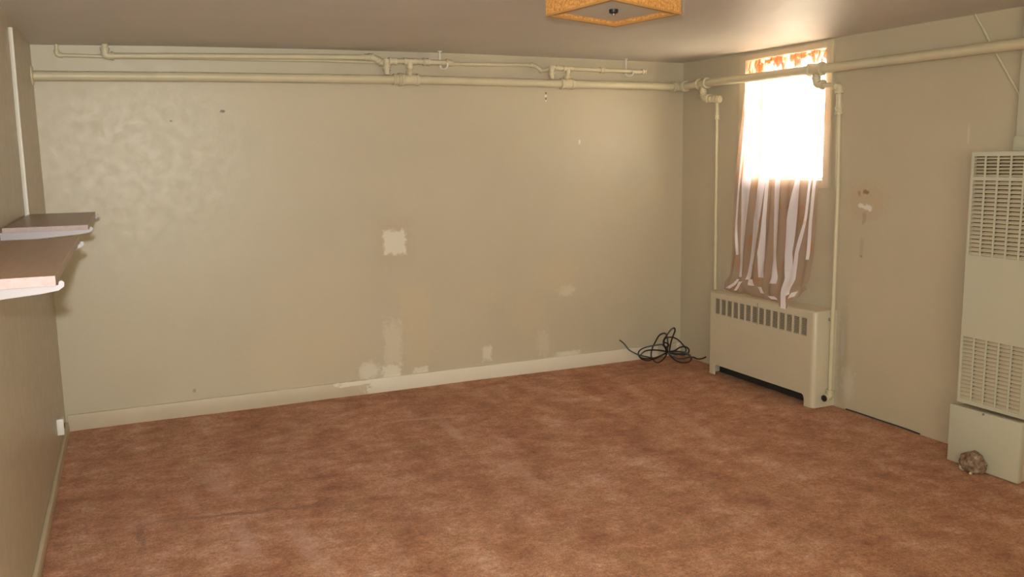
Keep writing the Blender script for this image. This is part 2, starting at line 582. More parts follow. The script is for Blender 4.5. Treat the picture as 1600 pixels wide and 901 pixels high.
# ------------------------------------------------------------------ room shell
W = 4.494
XL = 0.010
YF = -6.7
ZT = 2.48
CX = [0.0, 0.7, 1.67, 2.55, 3.54, 4.5]
CZ = [2.284, 2.302, 2.317, 2.323, 2.320, 2.313]
def ceil_z(x, y):
    z = interp(x, CX, CZ)
    return z - min(max(-y, 0), 2.8) * 0.0096 * max(0, min(1, x / W))

bm = new_bm()
nx, ny = 36, 48
for i in range(nx):
    pass
V = [[bm.verts.new((lerp(XL - .1, W + .1, i / nx), lerp(0.1, YF - .1, j / ny), 0.0)) for j in range(ny + 1)] for i in range(nx + 1)]
for i in range(nx + 1):
    for j in range(ny + 1):
        v = V[i][j]
        v.co.z = -0.004 + 0.004 * noise.noise(Vector((v.co.x * 1.3, v.co.y * 1.3, 0)))
for i in range(nx):
    for j in range(ny):
        bm.faces.new((V[i][j], V[i][j + 1], V[i + 1][j + 1], V[i + 1][j]))
es = [e for e in bm.edges if len(e.link_faces) == 1]
r = bmesh.ops.extrude_edge_only(bm, edges=es)
for g in r['geom']:
    if isinstance(g, bmesh.types.BMVert):
        g.co.z = -0.12
struct('floor', bm, M_carpet, smooth=True)

bm = new_bm()
nx, ny = 30, 14
V = [[bm.verts.new((0, 0, 0)) for j in range(ny + 1)] for i in range(nx + 1)]
for i in range(nx + 1):
    for j in range(ny + 1):
        x = lerp(XL - .1, W + .1, i / nx)
        y = lerp(0.1, YF - .1, j / ny)
        V[i][j].co = (x, y, ceil_z(x, y))
for i in range(nx):
    for j in range(ny):
        bm.faces.new((V[i][j], V[i + 1][j], V[i + 1][j + 1], V[i][j + 1]))
es = [e for e in bm.edges if len(e.link_faces) == 1]
r = bmesh.ops.extrude_edge_only(bm, edges=es)
top = [g for g in r['geom'] if isinstance(g, bmesh.types.BMVert)]
for g in top:
    g.co.z = ZT
bmesh.ops.contextual_create(bm, geom=[e for e in bm.edges if len(e.link_faces) == 1])
struct('ceiling', bm, M_ceiling, smooth=True)

bm = new_bm()
box(bm, XL - .15, W + .15, 0, 0.15, -0.12, ZT)
struct('wall_back', bm, M_wall_back)
bm = new_bm()
box(bm, XL - .15, XL, YF - .15, 0.0, -0.12, ZT)
struct('wall_left', bm, M_wall_left)
bm = new_bm()
box(bm, XL, W, YF - .15, YF, -0.12, ZT)
struct('wall_front', bm, M_wall_left)
# right wall with the window opening
WY0, WY1, WZ0, WZ1 = -1.525, -0.765, 1.432, 2.247
bm = new_bm()
box(bm, W, W + .2, YF - .15, WY0, -0.12, ZT)
box(bm, W, W + .2, WY1, 0.0, -0.12, ZT)
box(bm, W, W + .2, WY0, WY1, -0.12, WZ0)
box(bm, W, W + .2, WY0, WY1, WZ1, ZT)
struct('wall_right', bm, M_wall_right)

# baseboards
bm = new_bm()
box(bm, XL + .012, W - .002, -0.016, 0.0, -0.01, 0.098, 0.003)
struct('baseboard_back', bm, M_base, smooth=True)
bm = new_bm()
box(bm, XL, XL + .018, YF + .02, -0.02, -0.01, 0.058, 0.004)
struct('baseboard_left', bm, M_trim, smooth=True)

# window: flat casing, jambs, sash with panes
win = link(bpy.data.objects.new('window_1', None))
win.location = (W, (WY0 + WY1) / 2, WZ0)
win['kind'] = 'structure'
bm = new_bm()
box(bm, W - .014, W + .002, WY1 + .004, WY1 + .07, WZ0 - .055, WZ1 + .04, 0.002)
obj('casing', bm, M_trim, win)
bm = new_bm()
box(bm, W - .014, W + .002, WY0 - .062, WY0 - .004, WZ0 - .055, WZ1 + .04, 0.002)
obj('casing', bm, M_trim, win)
bm = new_bm()
box(bm, W - .014, W + .002, WY0 - .004, WY1 + .004, WZ0 - .055, WZ0 - .002, 0.002)
obj('casing', bm, M_trim, win)
bm = new_bm()
box(bm, W - .014, W + .002, WY0 - .004, WY1 + .004, WZ1 + .002, WZ1 + .04, 0.002)
obj('casing', bm, M_trim, win)
bm = new_bm()
box(bm, W - .019, W - .012, WY0 - .066, WY0 - .046, WZ0 - .058, WZ1 + .045, 0.002)
obj('casing_bead', bm, M_pipe, win)
bm = new_bm()
SX = W + .13
box(bm, SX, SX + .035, WY0, WY0 + .012, WZ0, WZ1)
box(bm, SX, SX + .035, WY1 - .012, WY1, WZ0, WZ1)
box(bm, SX, SX + .035, WY0 + .012, WY1 - .012, WZ0, WZ0 + .010)
box(bm, SX, SX + .035, WY0 + .012, WY1 - .012, WZ1 - .012, WZ1)
sash = obj('sash_frame', bm, M_trim, win)
bm = new_bm()
box(bm, SX + .015, SX + .019, WY0 + .011, WY1 - .011, WZ0 + .009, WZ1 - .011)
obj('pane', bm, M_glass, sash)

# pale sunlit ground outside, just below the sill
bm = new_bm()
box(bm, W + .2, W + 9, -8, 8, 1.10, 1.36)
struct('ground', bm, plain('pale_concrete', (0.62, 0.57, 0.47), 0.9, 0.05, 3))

# ------------------------------------------------------------------ main pipe along the back wall
YM = -0.09
RM = 0.0285
mp_pts = [(XL + .004, YM, 2.103), (0.865, YM, 2.117), (2.077, YM, 2.128), (2.24, YM, 2.130), (3.42, YM, 2.126), (4.33, YM, 2.124)]
main = thing('heating_pipe', 'thick cream painted heating pipe running along the back wall', 'pipe', (2.2, YM, 2.12))
bm = new_bm()
tube(bm, mp_pts, RM, 20)
obj('pipe_length', bm, M_pipe, main, True)
bm = new_bm()
tube(bm, [(XL, YM, 2.103), (XL + .006, YM, 2.103), (XL + .010, YM, 2.103), (XL + .012, YM, 2.103)], [.056, .056, .05, .033], 24)
obj('wall_flange', bm, M_pipe_fit, main, True)
bm = new_bm()
collar(bm, (2.148, YM, 2.129), (1, 0, 0), RM, 0.05, 1.22)
collar(bm, (2.166, YM, 2.129), (1, 0, 0), RM, 0.02, 1.42)
obj('union', bm, M_pipe_fit, main, True)
bm = new_bm()
collar(bm, (2.238, YM, 2.130), (1, 0, 0), RM, 0.115, 1.3)
tube(bm, [(2.238, YM, 2.13), (2.238, YM, 2.17), (2.238, YM, 2.172), (2.238, YM, 2.185)], [.022, .022, .026, .026], 14)
obj('tee_fitting', bm, M_pipe_fit, main, True)
bm = new_bm()
collar(bm, (3.419, YM, 2.126), (1, 0, 0), RM, 0.10, 1.3)
tube(bm, [(3.419, YM, 2.126), (3.419, YM, 2.165), (3.419, YM, 2.167), (3.419, YM, 2.18)], [.02, .02, .025, .025], 14)
obj('tee_fitting', bm, M_pipe_fit, main, True)
XM = W - .09
bm = new_bm()
elbow(bm, (4.2, YM, 2.1235), (XM, YM, 2.123), (XM, YM - .3, 2.123), RM, 1.25)
obj('elbow_fitting', bm, M_pipe_fit, main, True)

# main pipe along the right wall
main2 = thing('heating_pipe', 'thick cream painted heating pipe crossing in front of the window on the right wall', 'pipe', (XM, -1.6, 2.12))
bm = new_bm()
tube(bm, [(XM, YM - .05, 2.123), (XM, -0.4, 2.124), (XM, -1.526, 2.112), (XM, -2.35, 2.104), (XM, -3.6, 2.096), (XM, YF + .03, 2.08)], RM, 20)
obj('pipe_length', bm, M_pipe, main2, True)
for yy, zz in ((-0.375, 2.124), (-1.53, 2.112)):
    bm = new_bm()
    collar(bm, (XM, yy, zz), (0, 1, 0), RM, 0.11, 1.34)
    tube(bm, [(XM, yy, zz), (XM, yy, zz - .045), (XM, yy, zz - .047), (XM, yy, zz - .062)], [.021, .021, .026, .026], 14)
    obj('tee_fitting', bm, M_pipe_fit, main2, True)

# ------------------------------------------------------------------ upper branch lines on the back wall
RP = 0.0175
br = thing('branch_pipe', 'cream branch pipe from the ceiling at left to the first manifold under the ceiling', 'pipe', (1.2, -.06, 2.24))
bm = new_bm()
pe = (0.396, -.06, 2.228)
tube(bm, [(0.400, -.06, ceil_z(.4, 0) + .01), pe], RP, 14)
obj('riser', bm, M_pipe, br, True)
bm = new_bm()
elbow(bm, (0.400, -.06, 2.30), pe, (0.6, -.06, 2.234), RP, 1.3)
obj('elbow_fitting', bm, M_pipe_fit, br, True)
bm = new_bm()
tube(bm, [pe, (0.876, -.06, 2.243), (1.651, -.06, 2.262), (1.975, -.06, 2.270)], RP, 14)
obj('pipe_length', bm, M_pipe, br, True)
J1 = (2.072, -.105, 2.222)
bm = new_bm()
tube(bm, bend([(1.94, -.06, 2.269), (1.995, -.06, 2.271), J1], .03), RP * 1.25, 14)
collar(bm, (1.985, -.06, 2.271), (1, 0, 0), RP, 0.03, 1.42)
collar(bm, (2.038, -.085, 2.243), (.077, -.045, -.05), RP, 0.03, 1.45)
obj('elbow_fitting', bm, M_pipe_fit, br, True)
bm = new_bm()
tube(bm, [(2.072, -.12, 2.252), (2.072, -.12, 2.165), (2.072, -.12, 2.156)], [.019, .019, .015], 14)
collar(bm, (2.072, -.12, 2.232), (0, 0, 1), RP, 0.045, 1.3)
collar(bm, (2.072, -.12, 2.196), (0, 0, 1), RP, 0.022, 1.5)
obj('drain_valve', bm, M_pipe_fit, br, True)
bm = new_bm()
tube(bm, [(2.072, -.12, 2.243), (2.23, -.12, 2.247), (2.535, -.12, 2.243)], RP, 14)
obj('pipe_length', bm, M_pipe, br, True)
bm = new_bm()
collar(bm, (2.115, -.12, 2.244), (1, 0, 0), RP, 0.05, 1.3)
obj('coupling', bm, M_pipe_fit, br, True)
bm = new_bm()
collar(bm, (2.232, -.12, 2.246), (1, 0, 0), RP, 0.085, 1.25)
tube(bm, [(2.232, -.12, 2.246), (2.232, -.12, 2.212), (2.232, -.12, 2.211), (2.232, -.12, 2.198), (2.232, -.12, 2.197), (2.234, -.10, 2.165)], [.021, .021, .025, .025, .016, .016], 14)
obj('tee_fitting', bm, M_pipe_fit, br, True)
bm = new_bm()
collar(bm, (2.345, -.12, 2.2455), (1, 0, 0), RP, 0.045, 1.4)
obj('coupling', bm, M_pipe_fit, br, True)
bm = new_bm()
elbow(bm, (2.4, -.12, 2.244), (2.532, -.12, 2.243), (2.49, -.03, 2.237), RP, 1.3)
tube(bm, [(2.532, -.12, 2.243), (2.50, -.035, 2.236)], RP * .9, 14)
obj('elbow_fitting', bm, M_pipe_fit, br, True)

br2 = thing('branch_pipe', 'thin cream branch pipe ending in the second manifold near the right corner', 'pipe', (3.3, -.08, 2.24))
bm = new_bm()
tube(bm, [(2.515, -.04, 2.240), (2.585, -.04, 2.247), (3.16, -.04, 2.256), (3.185, -.04, 2.256)], 0.0125, 12)
obj('pipe_length', bm, M_pipe, br2, True)
bm = new_bm()
tube(bm, bend([(3.15, -.04, 2.256), (3.19, -.04, 2.255), (3.235, -.06, 2.216)], .02), 0.0155, 12)
collar(bm, (3.165, -.04, 2.256), (1, 0, 0), .0125, .02, 1.45)
collar(bm, (3.232, -.059, 2.219), (.6, -.2, -.5), .0135, .022, 1.5)
obj('elbow_fitting', bm, M_pipe_fit, br2, True)
bm = new_bm()
tube(bm, bend([(3.230, -.058, 2.219), (3.25, -.065, 2.218), (3.285, -.12, 2.228)], .015), 0.0135, 12)
obj('pipe_length', bm, M_pipe, br2, True)
bm = new_bm()
tube(bm, [(3.284, -.12, 2.245), (3.284, -.12, 2.168), (3.284, -.12, 2.158)], [.017, .017, .013], 12)
collar(bm, (3.284, -.12, 2.228), (0, 0, 1), .015, .035, 1.4)
collar(bm, (3.284, -.12, 2.190), (0, 0, 1), .015, .02, 1.5)
obj('drain_valve', bm, M_pipe_fit, br2, True)
bm = new_bm()
tube(bm, [(3.284, -.12, 2.232), (3.41, -.12, 2.231), (3.70, -.12, 2.227), (4.045, -.12, 2.224)], 0.0145, 14)
obj('pipe_length', bm, M_pipe, br2, True)
bm = new_bm()
collar(bm, (3.335, -.12, 2.232), (1, 0, 0), .0145, .045, 1.35)
obj('coupling', bm, M_pipe_fit, br2, True)
bm = new_bm()
collar(bm, (3.412, -.12, 2.231), (1, 0, 0), .0145, .075, 1.25)
tube(bm, [(3.412, -.12, 2.231), (3.412, -.12, 2.20), (3.412, -.12, 2.199), (3.414, -.10, 2.165)], [.018, .018, .0145, .0145], 14)
obj('tee_fitting', bm, M_pipe_fit, br2, True)
bm = new_bm()
collar(bm, (3.697, -.12, 2.227), (1, 0, 0), .0145, .035, 1.45)
obj('coupling', bm, M_pipe_fit, br2, True)
bm = new_bm()
collar(bm, (4.05, -.12, 2.224), (1, 0, 0), .0145, .03, 1.35)
tube(bm, [(4.045, -.12, 2.222), (3.99, -.04, 2.212), (3.95, -.01, 2.207)], .0125, 12)
obj('end_cap', bm, M_pipe_fit, br2, True)

rt = thing('return_pipe', 'thinnest cream pipe elbowing down from the ceiling nearest the left corner', 'pipe', (1.1, -.026, 2.23))
bm = new_bm()
tube(bm, bend([(0.146, -.026, ceil_z(.146, 0) + .008), (0.145, -.026, 2.228), (0.38, -.026, 2.229), (1.2, -.026, 2.237), (1.656, -.026, 2.244), (2.06, -.026, 2.243)], .03, 6), 0.0105, 12)
obj('pipe_length', bm, M_pipe, rt, True)
bm = new_bm()
elbow(bm, (0.146, -.026, 2.3), (0.145, -.026, 2.228), (0.38, -.026, 2.229), 0.0105, 1.35)
obj('elbow_fitting', bm, M_pipe_fit, rt, True)

# J hangers
for (hx, zb, lab, pr) in ((2.452, 2.232, 'white metal hook from ceiling holding the left pipe manifold', RP), (3.912, 2.216, 'white metal hook from ceiling holding the right pipe end', .0145)):
    h = thing('pipe_hanger', lab, 'hook', (hx, -.12, ceil_z(hx, -.12)))
    bm = new_bm()
    zc = ceil_z(hx, -.14)
    yb = -.12 + pr + .008
    pts = [(hx, yb, zc + .004), (hx, yb, zb + .015)]
    for k in range(1, 11):
        a = math.pi * k / 10
        pts.append((hx + .017 * (1 - math.cos(a)), -.12 + (pr + .008) * math.cos(a), zb - (pr + .010) * math.sin(a) ** .8 - .004))
    pts.append((hx + .034, -.12 - pr - .008, zb + .008))
    tube(bm, pts, .0065, 10)
    obj('rod', bm, M_white, h, True)
    bm = new_bm()
    tube(bm, [(hx, yb, zc + .003), (hx, yb, zc - .006)], .016, 14)
    obj('ceiling_washer', bm, M_white, h, True)

# ------------------------------------------------------------------ drop pipes at the convector
d1 = thing('drop_pipe', 'slim cream vertical pipe left of the curtain dropping behind the convector', 'pipe', (4.44, -.51, .02))
XD = W - .05
bm = new_bm()
elbow(bm, (XM, -.378, 2.1), (XM, -.385, 2.018), (XM + .01, -.5, 2.008), .022, 1.25)
collar(bm, (XM, -.380, 2.052), (0, 0, 1), .022, .03, 1.3)
obj('elbow_fitting', bm, M_pipe_fit, d1, True)
bm = new_bm()
tube(bm, [(XM, -.385, 2.014), (XM + .02, -.46, 2.007), (XD - .008, -.535, 2.001)], .0165, 14)
for k in range(4):
    t = .25 + k * .22
    collar(bm, (lerp(XM, XD - .008, t), lerp(-.40, -.54, t), lerp(2.013, 2.0, t)), (.2, -1, 0), .018, .022, 1.35)
obj('union', bm, M_pipe_fit, d1, True)
bm = new_bm()
tube(bm, [(XD, -.492, 2.0), (XD, -.496, 1.87), (XD, -.512, .6), (XD, -.52, .10), (XD, -.56, .07), (XD, -.66, .07)], .0125, 14)
obj('pipe_length', bm, M_pipe, d1, True)
bm = new_bm()
collar(bm, (XD, -.496, 1.874), (0, 0, 1), .013, .03, 1.55)
tube(bm, [(XD, -.4925, 1.99), (XD, -.496, 1.89)], .0155, 14)
obj('coupling', bm, M_pipe_fit, d1, True)

d2 = thing('drop_pipe', 'slim cream vertical pipe between window and bare wall entering the convector side', 'pipe', (4.434, -1.71, .05))
XE = W - .06
bm = new_bm()
elbow(bm, (XM, -1.53, 2.09), (XM + .006, -1.53, 2.022), (XE, -1.66, 2.008), .019, 1.35)
obj('elbow_fitting', bm, M_pipe_fit, d2, True)
bm = new_bm()
tube(bm, [(XM, -1.53, 2.06), (XM + .003, -1.53, 2.04)], .017, 14)
tube(bm, [(XM + .01, -1.545, 2.020), (XE, -1.66, 2.003), (XE, -1.69, 2.0)], .0155, 14)
obj('pipe_length', bm, M_pipe, d2, True)
bm = new_bm()
elbow(bm, (XE, -1.6, 2.010), (XE, -1.695, 1.998), (XE, -1.70, 1.9), .016, 1.35)
obj('elbow_fitting', bm, M_pipe_fit, d2, True)
bm = new_bm()
tube(bm, [(XE, -1.695, 1.99), (XE, -1.699, 1.856), (XE, -1.7135, 1.362), (XE, -1.7135, .575), (XE, -1.7135, .09)], .0135, 14)
obj('pipe_length', bm, M_pipe, d2, True)
bm = new_bm()
collar(bm, (XE, -1.699, 1.853), (0, 0, 1), .0145, .045, 1.5)
tube(bm, [(XE, -1.6965, 1.95), (XE, -1.698, 1.87)], .017, 14)
obj('coupling', bm, M_pipe_fit, d2, True)
bm = new_bm()
elbow(bm, (XE, -1.7135, .2), (XE, -1.7135, .070), (XE - .1, -1.72, .062), .017, 1.3)
obj('valve_elbow', bm, M_pipe_fit, d2, True)
bm = new_bm()
tube(bm, [(XE - .044, -1.7165, .066), (XE - .052, -1.717, .0655), (XE - .056, -1.7175, .065)], [.021, .021, .015], 14)
obj('valve_cap', bm, M_black, d2, True)

# ------------------------------------------------------------------ convector cabinet under the window
cv = thing('convector', 'cream metal convector cabinet with slotted grille under the curtained window', 'radiator', (W - .09, -1.155, 0))
FX = W - .178
CY0, CY1, CZ1 = -1.69, -.620, .622
RR = .028
bm = new_bm()
pitch, gap = .0677, .0125
cols = [(-.682 - k * pitch - (pitch - gap), -.682 - k * pitch) for k in range(14)]
yb = sorted(set([round(CY0 + RR, 4), -1.612, -.688, round(CY1 - .012, 4)] + [round(v, 4) for c in cols for v in c]))
zb = [0.0, .076, .457, .571, CZ1 - .014]
def hole(i, j):
    ym = (yb[i] + yb[i + 1]) / 2
    if j == 0 and -1.612 < ym < -.688: return True
    if j == 2 and any(c[0] < ym < c[1] for c in cols): return True
    return False
sheet(bm, yb, zb, hole, FX, .010)
# rounded upper corners of the floor opening
for yc, s in ((-1.612, 1), (-.688, -1)):
    a = bm.verts.new((FX, yc, .076)); b = bm.verts.new((FX, yc + s * .022, .076)); c = bm.verts.new((FX, yc, .048)); m_ = bm.verts.new((FX, yc + s * .007, .067))
    bm.faces.new((a, b, m_)); bm.faces.new((a, m_, c))
# rounded outline swept up the ends, then closed by the top
prof = []
for k in range(9):
    a = math.pi / 2 * k / 8
    prof.append((FX + RR - RR * math.cos(a), CY0 + RR - RR * math.sin(a)))
prof.append((W - .001, CY0))
prof2 = [(FX, CY1 - .012), (FX + .004, CY1 - .003), (FX + .012, CY1), (W - .001, CY1)]
for pr in (prof, prof2):
    lo = [bm.verts.new((x, y, 0)) for x, y in pr]
    hi = [bm.verts.new((x, y, CZ1 - .014)) for x, y in pr]
    for k in range(len(pr) - 1):
        bm.faces.new((lo[k], lo[k + 1], hi[k + 1], hi[k]))
outline = prof2[::-1] + prof
rings = []
for (ins, z) in ((0, CZ1 - .014), (.0015, CZ1 - .007), (.005, CZ1 - .002), (.013, CZ1)):
    ring = []
    for (x, y) in outline:
        cx_, cy_ = W - .05, (CY0 + CY1) / 2
        ring.append(bm.verts.new((min(W - .001, x + (ins if x < cx_ else 0)), y + (ins if y < cy_ else -ins), z)))
    rings.append(ring)
for a, b in zip(rings, rings[1:]):
    for k in range(len(a) - 1):
        bm.faces.new((a[k], a[k + 1], b[k + 1], b[k]))
bm.faces.new(rings[-1])
bmesh.ops.remove_doubles(bm, verts=bm.verts, dist=1e-4)
obj('cabinet', bm, M_cabinet, cv, True, 35)
# louvre column: 13 little slats in one mesh, copied along
bm = new_bm()
c0 = cols[0]
nsl = 13
for k in range(nsl):
    z = .457 + (k + .5) * (.114 / nsl)
    box(bm, FX + .002, FX + .006, c0[0] - .002, c0[1] + .002, z - .0016, z + .0016)
lv = obj('louvre', bm, M_cabinet, cv)
for k in range(1, 14):
    c = lv.copy()
    col.objects.link(c)
    c.parent = cv
    c.location = (0, -k * pitch, 0)
bm = new_bm()
box(bm, FX + .030, FX + .034, CY0 + .04, CY1 - .03, .10, .60)
box(bm, FX + .085, FX + .089, CY0 + .02, CY1 - .02, .0, .10)
obj('shade_sheets', bm, M_dark, cv)  # near-black sheets standing in for the shade inside the cabinet
bm = new_bm()
tube(bm, [(W - .065, CY0 + .001, .566), (W - .065, CY0 - .010, .566), (W - .065, CY0 - .013, .566)], [.009, .009, .006], 12)
obj('air_vent', bm, M_metal, cv, True)
bm = new_bm()
tube(bm, [(FX + .001, -1.147, .592), (FX - .003, -1.147, .592)], .004, 8)
obj('screw', bm, M_metal, cv)
bm = new_bm()
box(bm, FX - .0012, FX + .001, -1.1495, -1.1475, .45, .585)
obj('seam', bm, M_dark, cv)

# ------------------------------------------------------------------ wall furnace at the right edge
hx = W - .2
ht = thing('wall_heater', 'tall cream wall furnace with two louvred grilles at right edge', 'heater', (W - .1, -2.92, .315))
HY1, HY0, HZ0, HZ1 = -2.735, -3.100, .318, 1.592
bm = new_bm()
cp, cg = .0676, .0085
hcols = [(-2.747 - k * cp - (cp - cg), -2.747 - k * cp) for k in range(5)]
zu = [(1.470, 1.570), (1.080, 1.452), (.338, .663)]
yb = sorted(set([HY0, HY1] + [round(v, 4) for c in hcols for v in c]))
zb = sorted(set([HZ0, HZ1] + [v for c in zu for v in c]))
def hole2(i, j):
    ym = (yb[i] + yb[i + 1]) / 2
    zm = (zb[j] + zb[j + 1]) / 2
    return any(c[0] < ym < c[1] for c in hcols) and any(c[0] < zm < c[1] for c in zu)
sheet(bm, yb, zb, hole2, hx, .006)
box(bm, hx + .006, W - .001, HY1 - .008, HY1, HZ0, HZ1)
box(bm, hx + .006, W - .001, HY0, HY0 + .008, HZ0, HZ1)
box(bm, hx + .006, W - .001, HY0 + .008, HY1 - .008, HZ1 - .008, HZ1)
box(bm, hx + .006, W - .001, HY0 + .008, HY1 - .008, HZ0, HZ0 + .008)
obj('casing', bm, M_heater, ht)
bm = new_bm()
box(bm, hx + .022, hx + .026, HY0 + .012, HY1 - .012, HZ0 + .012, HZ1 - .012)
obj('shade_backing', bm, M_dark, ht)  # dark colour stands in for the shade behind the slats
# curved slat, shared mesh
def slat_bm(h, lean):
    b = new_bm()
    w = (cp - cg) / 2 + .001
    rows = []
    for k in range(5):
        t = k / 4
        z = -h / 2 + h * t
        x = -.001 + lean * t * t
        rows.append([b.verts.new((x + dx, y, z + dz)) for (y, dx, dz) in ((-w, 0, 0), (-w * .55, -.001, .0016 * t), (w * .55, -.001, .0016 * t), (w, 0, 0))])
    for k in range(4):
        for q in range(3):
            b.faces.new((rows[k][q], rows[k][q + 1], rows[k + 1][q + 1], rows[k + 1][q]))
    return b
def slat_mesh(name, h, lean):
    b = slat_bm(h, lean)
    for f_ in b.faces: f_.smooth = True
    bmesh.ops.recalc_face_normals(b, faces=b.faces)
    me = bpy.data.meshes.new(name)
    b.to_mesh(me)
    b.free()
    me.materials.append(M_slat)
    return me
me_a = slat_mesh('slat', .0105, .010)
me_b = slat_mesh('slat_wide', .0150, .010)
hl = wloc(ht)
for (z0, z1), rows, me in zip(zu, (6, 18, 16), (me_a, me_b, me_b)):
    for r_ in range(rows):
        zc = z0 + (r_ + .42) * (z1 - z0) / rows
        for c in hcols:
            o = bpy.data.objects.new('slat', me)
            col.objects.link(o)
            o.parent = ht
            o.location = Vector((hx + .004, (c[0] + c[1]) / 2, zc)) - hl

# loose cover box standing under the furnace
bx = W - .220
cb_ = thing('heater_base_cover', 'loose cream cover panel on the floor below the wall furnace', 'cover panel', (bx, -2.91, 0))
bm = new_bm()
box(bm, bx, bx + .03, -3.106, -2.712, 0.0, .302, 0.003)
obj('front_panel', bm, M_heater, cb_, True)
bm = new_bm()
box(bm, bx + .03, W - .001, -3.095, -2.722, 0.0, .292)
obj('inner_box', bm, M_trim, cb_)
bm = new_bm()
tube(bm, [(bx + .001, -2.905, .295), (bx - .004, -2.905, .295)], .006, 8)
obj('screw', bm, M_metal, cb_)

# flue cover between furnace and ceiling
fl = thing('flue_cover', 'boxed cream flue cover rising from the furnace to the ceiling', 'duct', (W - .05, -3.0, 1.6))
bm = new_bm()
box(bm, W - .055, W - .001, -3.10, -2.855, 1.66, ceil_z(W, -3) - .002, .003)
obj('duct_casing', bm, M_heater, fl, True)
bm = new_bm()
box(bm, W - .075, W - .001, -3.10, -2.858, 1.592, 1.665, .004)
obj('duct_collar', bm, M_heater, fl, True)
bm = new_bm()
pts = [(W - .006, -2.858, 1.595), (W - .006, -2.81, 1.595), (W - .006, -2.858, 1.66)]
a = [bm.verts.new(p) for p in pts]
b = [bm.verts.new((p[0] - .02, p[1], p[2])) for p in pts]
bm.faces.new(a); bm.faces.new(b[::-1])
for k in range(3):
    bm.faces.new((a[k], a[(k + 1) % 3], b[(k + 1) % 3], b[k]))
obj('corner_tab', bm, M_trim, fl)

# surface conduit from the ceiling
bm = new_bm()
tube(bm, bend([(W - .006, -2.55, 2.289), (W - .006, -2.60, 2.215), (W - .006, -2.65, 2.132), (W - .006, -2.72, 2.024), (W - .006, -2.845, 1.835)], .03, 4), .0065, 10)
tag(obj('surface_conduit', bm, M_pipe, None, True), 'painted thin conduit slanting down the right wall behind the big pipe', 'conduit')

# rubble lump in front of the cover
lump = new_bm()
bmesh.ops.create_icosphere(lump, subdivisions=5, radius=1.0)
for v in lump.verts:
    p = v.co.copy()
    d = 1 + .16 * noise.noise(p * 1.7) + .12 * noise.noise(p * 4.3) + .05 * noise.noise(p * 10)
    v.co = Vector((p.x * .040, p.y * (.068 - .010 * p.z), p.z * .058)) * d
    v.co.z = max(v.co.z, -.046)
    v.co += Vector((bx - .040, -2.893, .048))
lo = obj('rubble_lump', lump, M_lump, None, True, 80)
tag(lo, 'crumbly brown and grey lump on carpet against the cover panel', 'debris')
for i, (yy, xx, s, nm) in enumerate(((-2.852, bx - .058, .016, 'pale crumb broken off left side of the brown lump'), (-2.915, bx - .078, .008, 'small white crumb in front of the brown lump'))):
    b = new_bm()
    bmesh.ops.create_icosphere(b, subdivisions=2, radius=s)
    for v in b.verts:
        v.co *= 1 + .7 * noise.noise(v.co * 70 + Vector((i, 0, 0)))
        v.co += Vector((xx, yy, s * .8))
    tag(obj('crumb', b, M_crumb, None, True, 80), nm, 'debris')

# ------------------------------------------------------------------ shelves on the left wall
tr = thing('shelf_track', 'white slotted upright track on left wall above the farther shelf', 'shelf track', (XL, -1.14, 1.3))
bm = new_bm()
tube(bm, [(XL + .009, -1.105, 2.225), (XL + .009, -1.150, 1.80), (XL + .009, -1.168, 1.30)], .0085, 4)
obj('channel', bm, M_white, tr)
def bracket(bm, y, ztop, x1, root=.042, th=.011):
    """tapered pressed steel shelf bracket with an upturned lip"""
    out = [(XL + .004, ztop), (x1 - .022, ztop), (x1 - .012, ztop + .001), (x1 - .010, ztop + .009), (x1 - .004, ztop + .010), (x1, ztop + .006), (x1 - .001, ztop - .003), (x1 - .012, ztop - .011), (x1 - .045, ztop - .016), (XL + .10, ztop - root * .68), (XL + .004, ztop - root)]
    a = [bm.verts.new((x, y - th / 2, z)) for x, z in out]
    b = [bm.verts.new((x, y + th / 2, z)) for x, z in out]
    bm.faces.new(a); bm.faces.new(b[::-1])
    n_ = len(out)
    for k in range(n_):
        bm.faces.new((a[k], b[k], b[(k + 1) % n_], a[(k + 1) % n_]))

def shelf(label, y0, y1, zt, x1, th, by0, by1):
    s = thing('wall_shelf', label, 'shelf', (XL, (y0 + y1) / 2, zt))
    bm = new_bm()
    box(bm, XL + .012, x1 - .002, y0 + .002, y1, zt - th, zt, .0015)
    obj('board', bm, M_shelf, s)
    bm = new_bm()
    box(bm, XL + .012, x1 - .002, y0, y0 + .002, zt - th, zt)
    obj('end_band', bm, M_shelf_edge, s)
    for yy in (by0, by1):
        bm = new_bm()
        bracket(bm, yy, zt - th, x1 + .014)
        obj('bracket', bm, M_bracket, s)
    return s
shelf('brown wall shelf nearer the back wall on pale metal brackets', -2.14, -1.115, 1.374, .306, .018, -2.128, -1.140)
shelf('brown wall shelf nearer the viewer with its end cut by the picture edge', -3.68, -2.56, 1.360, .290, .022, -3.668, -2.585)

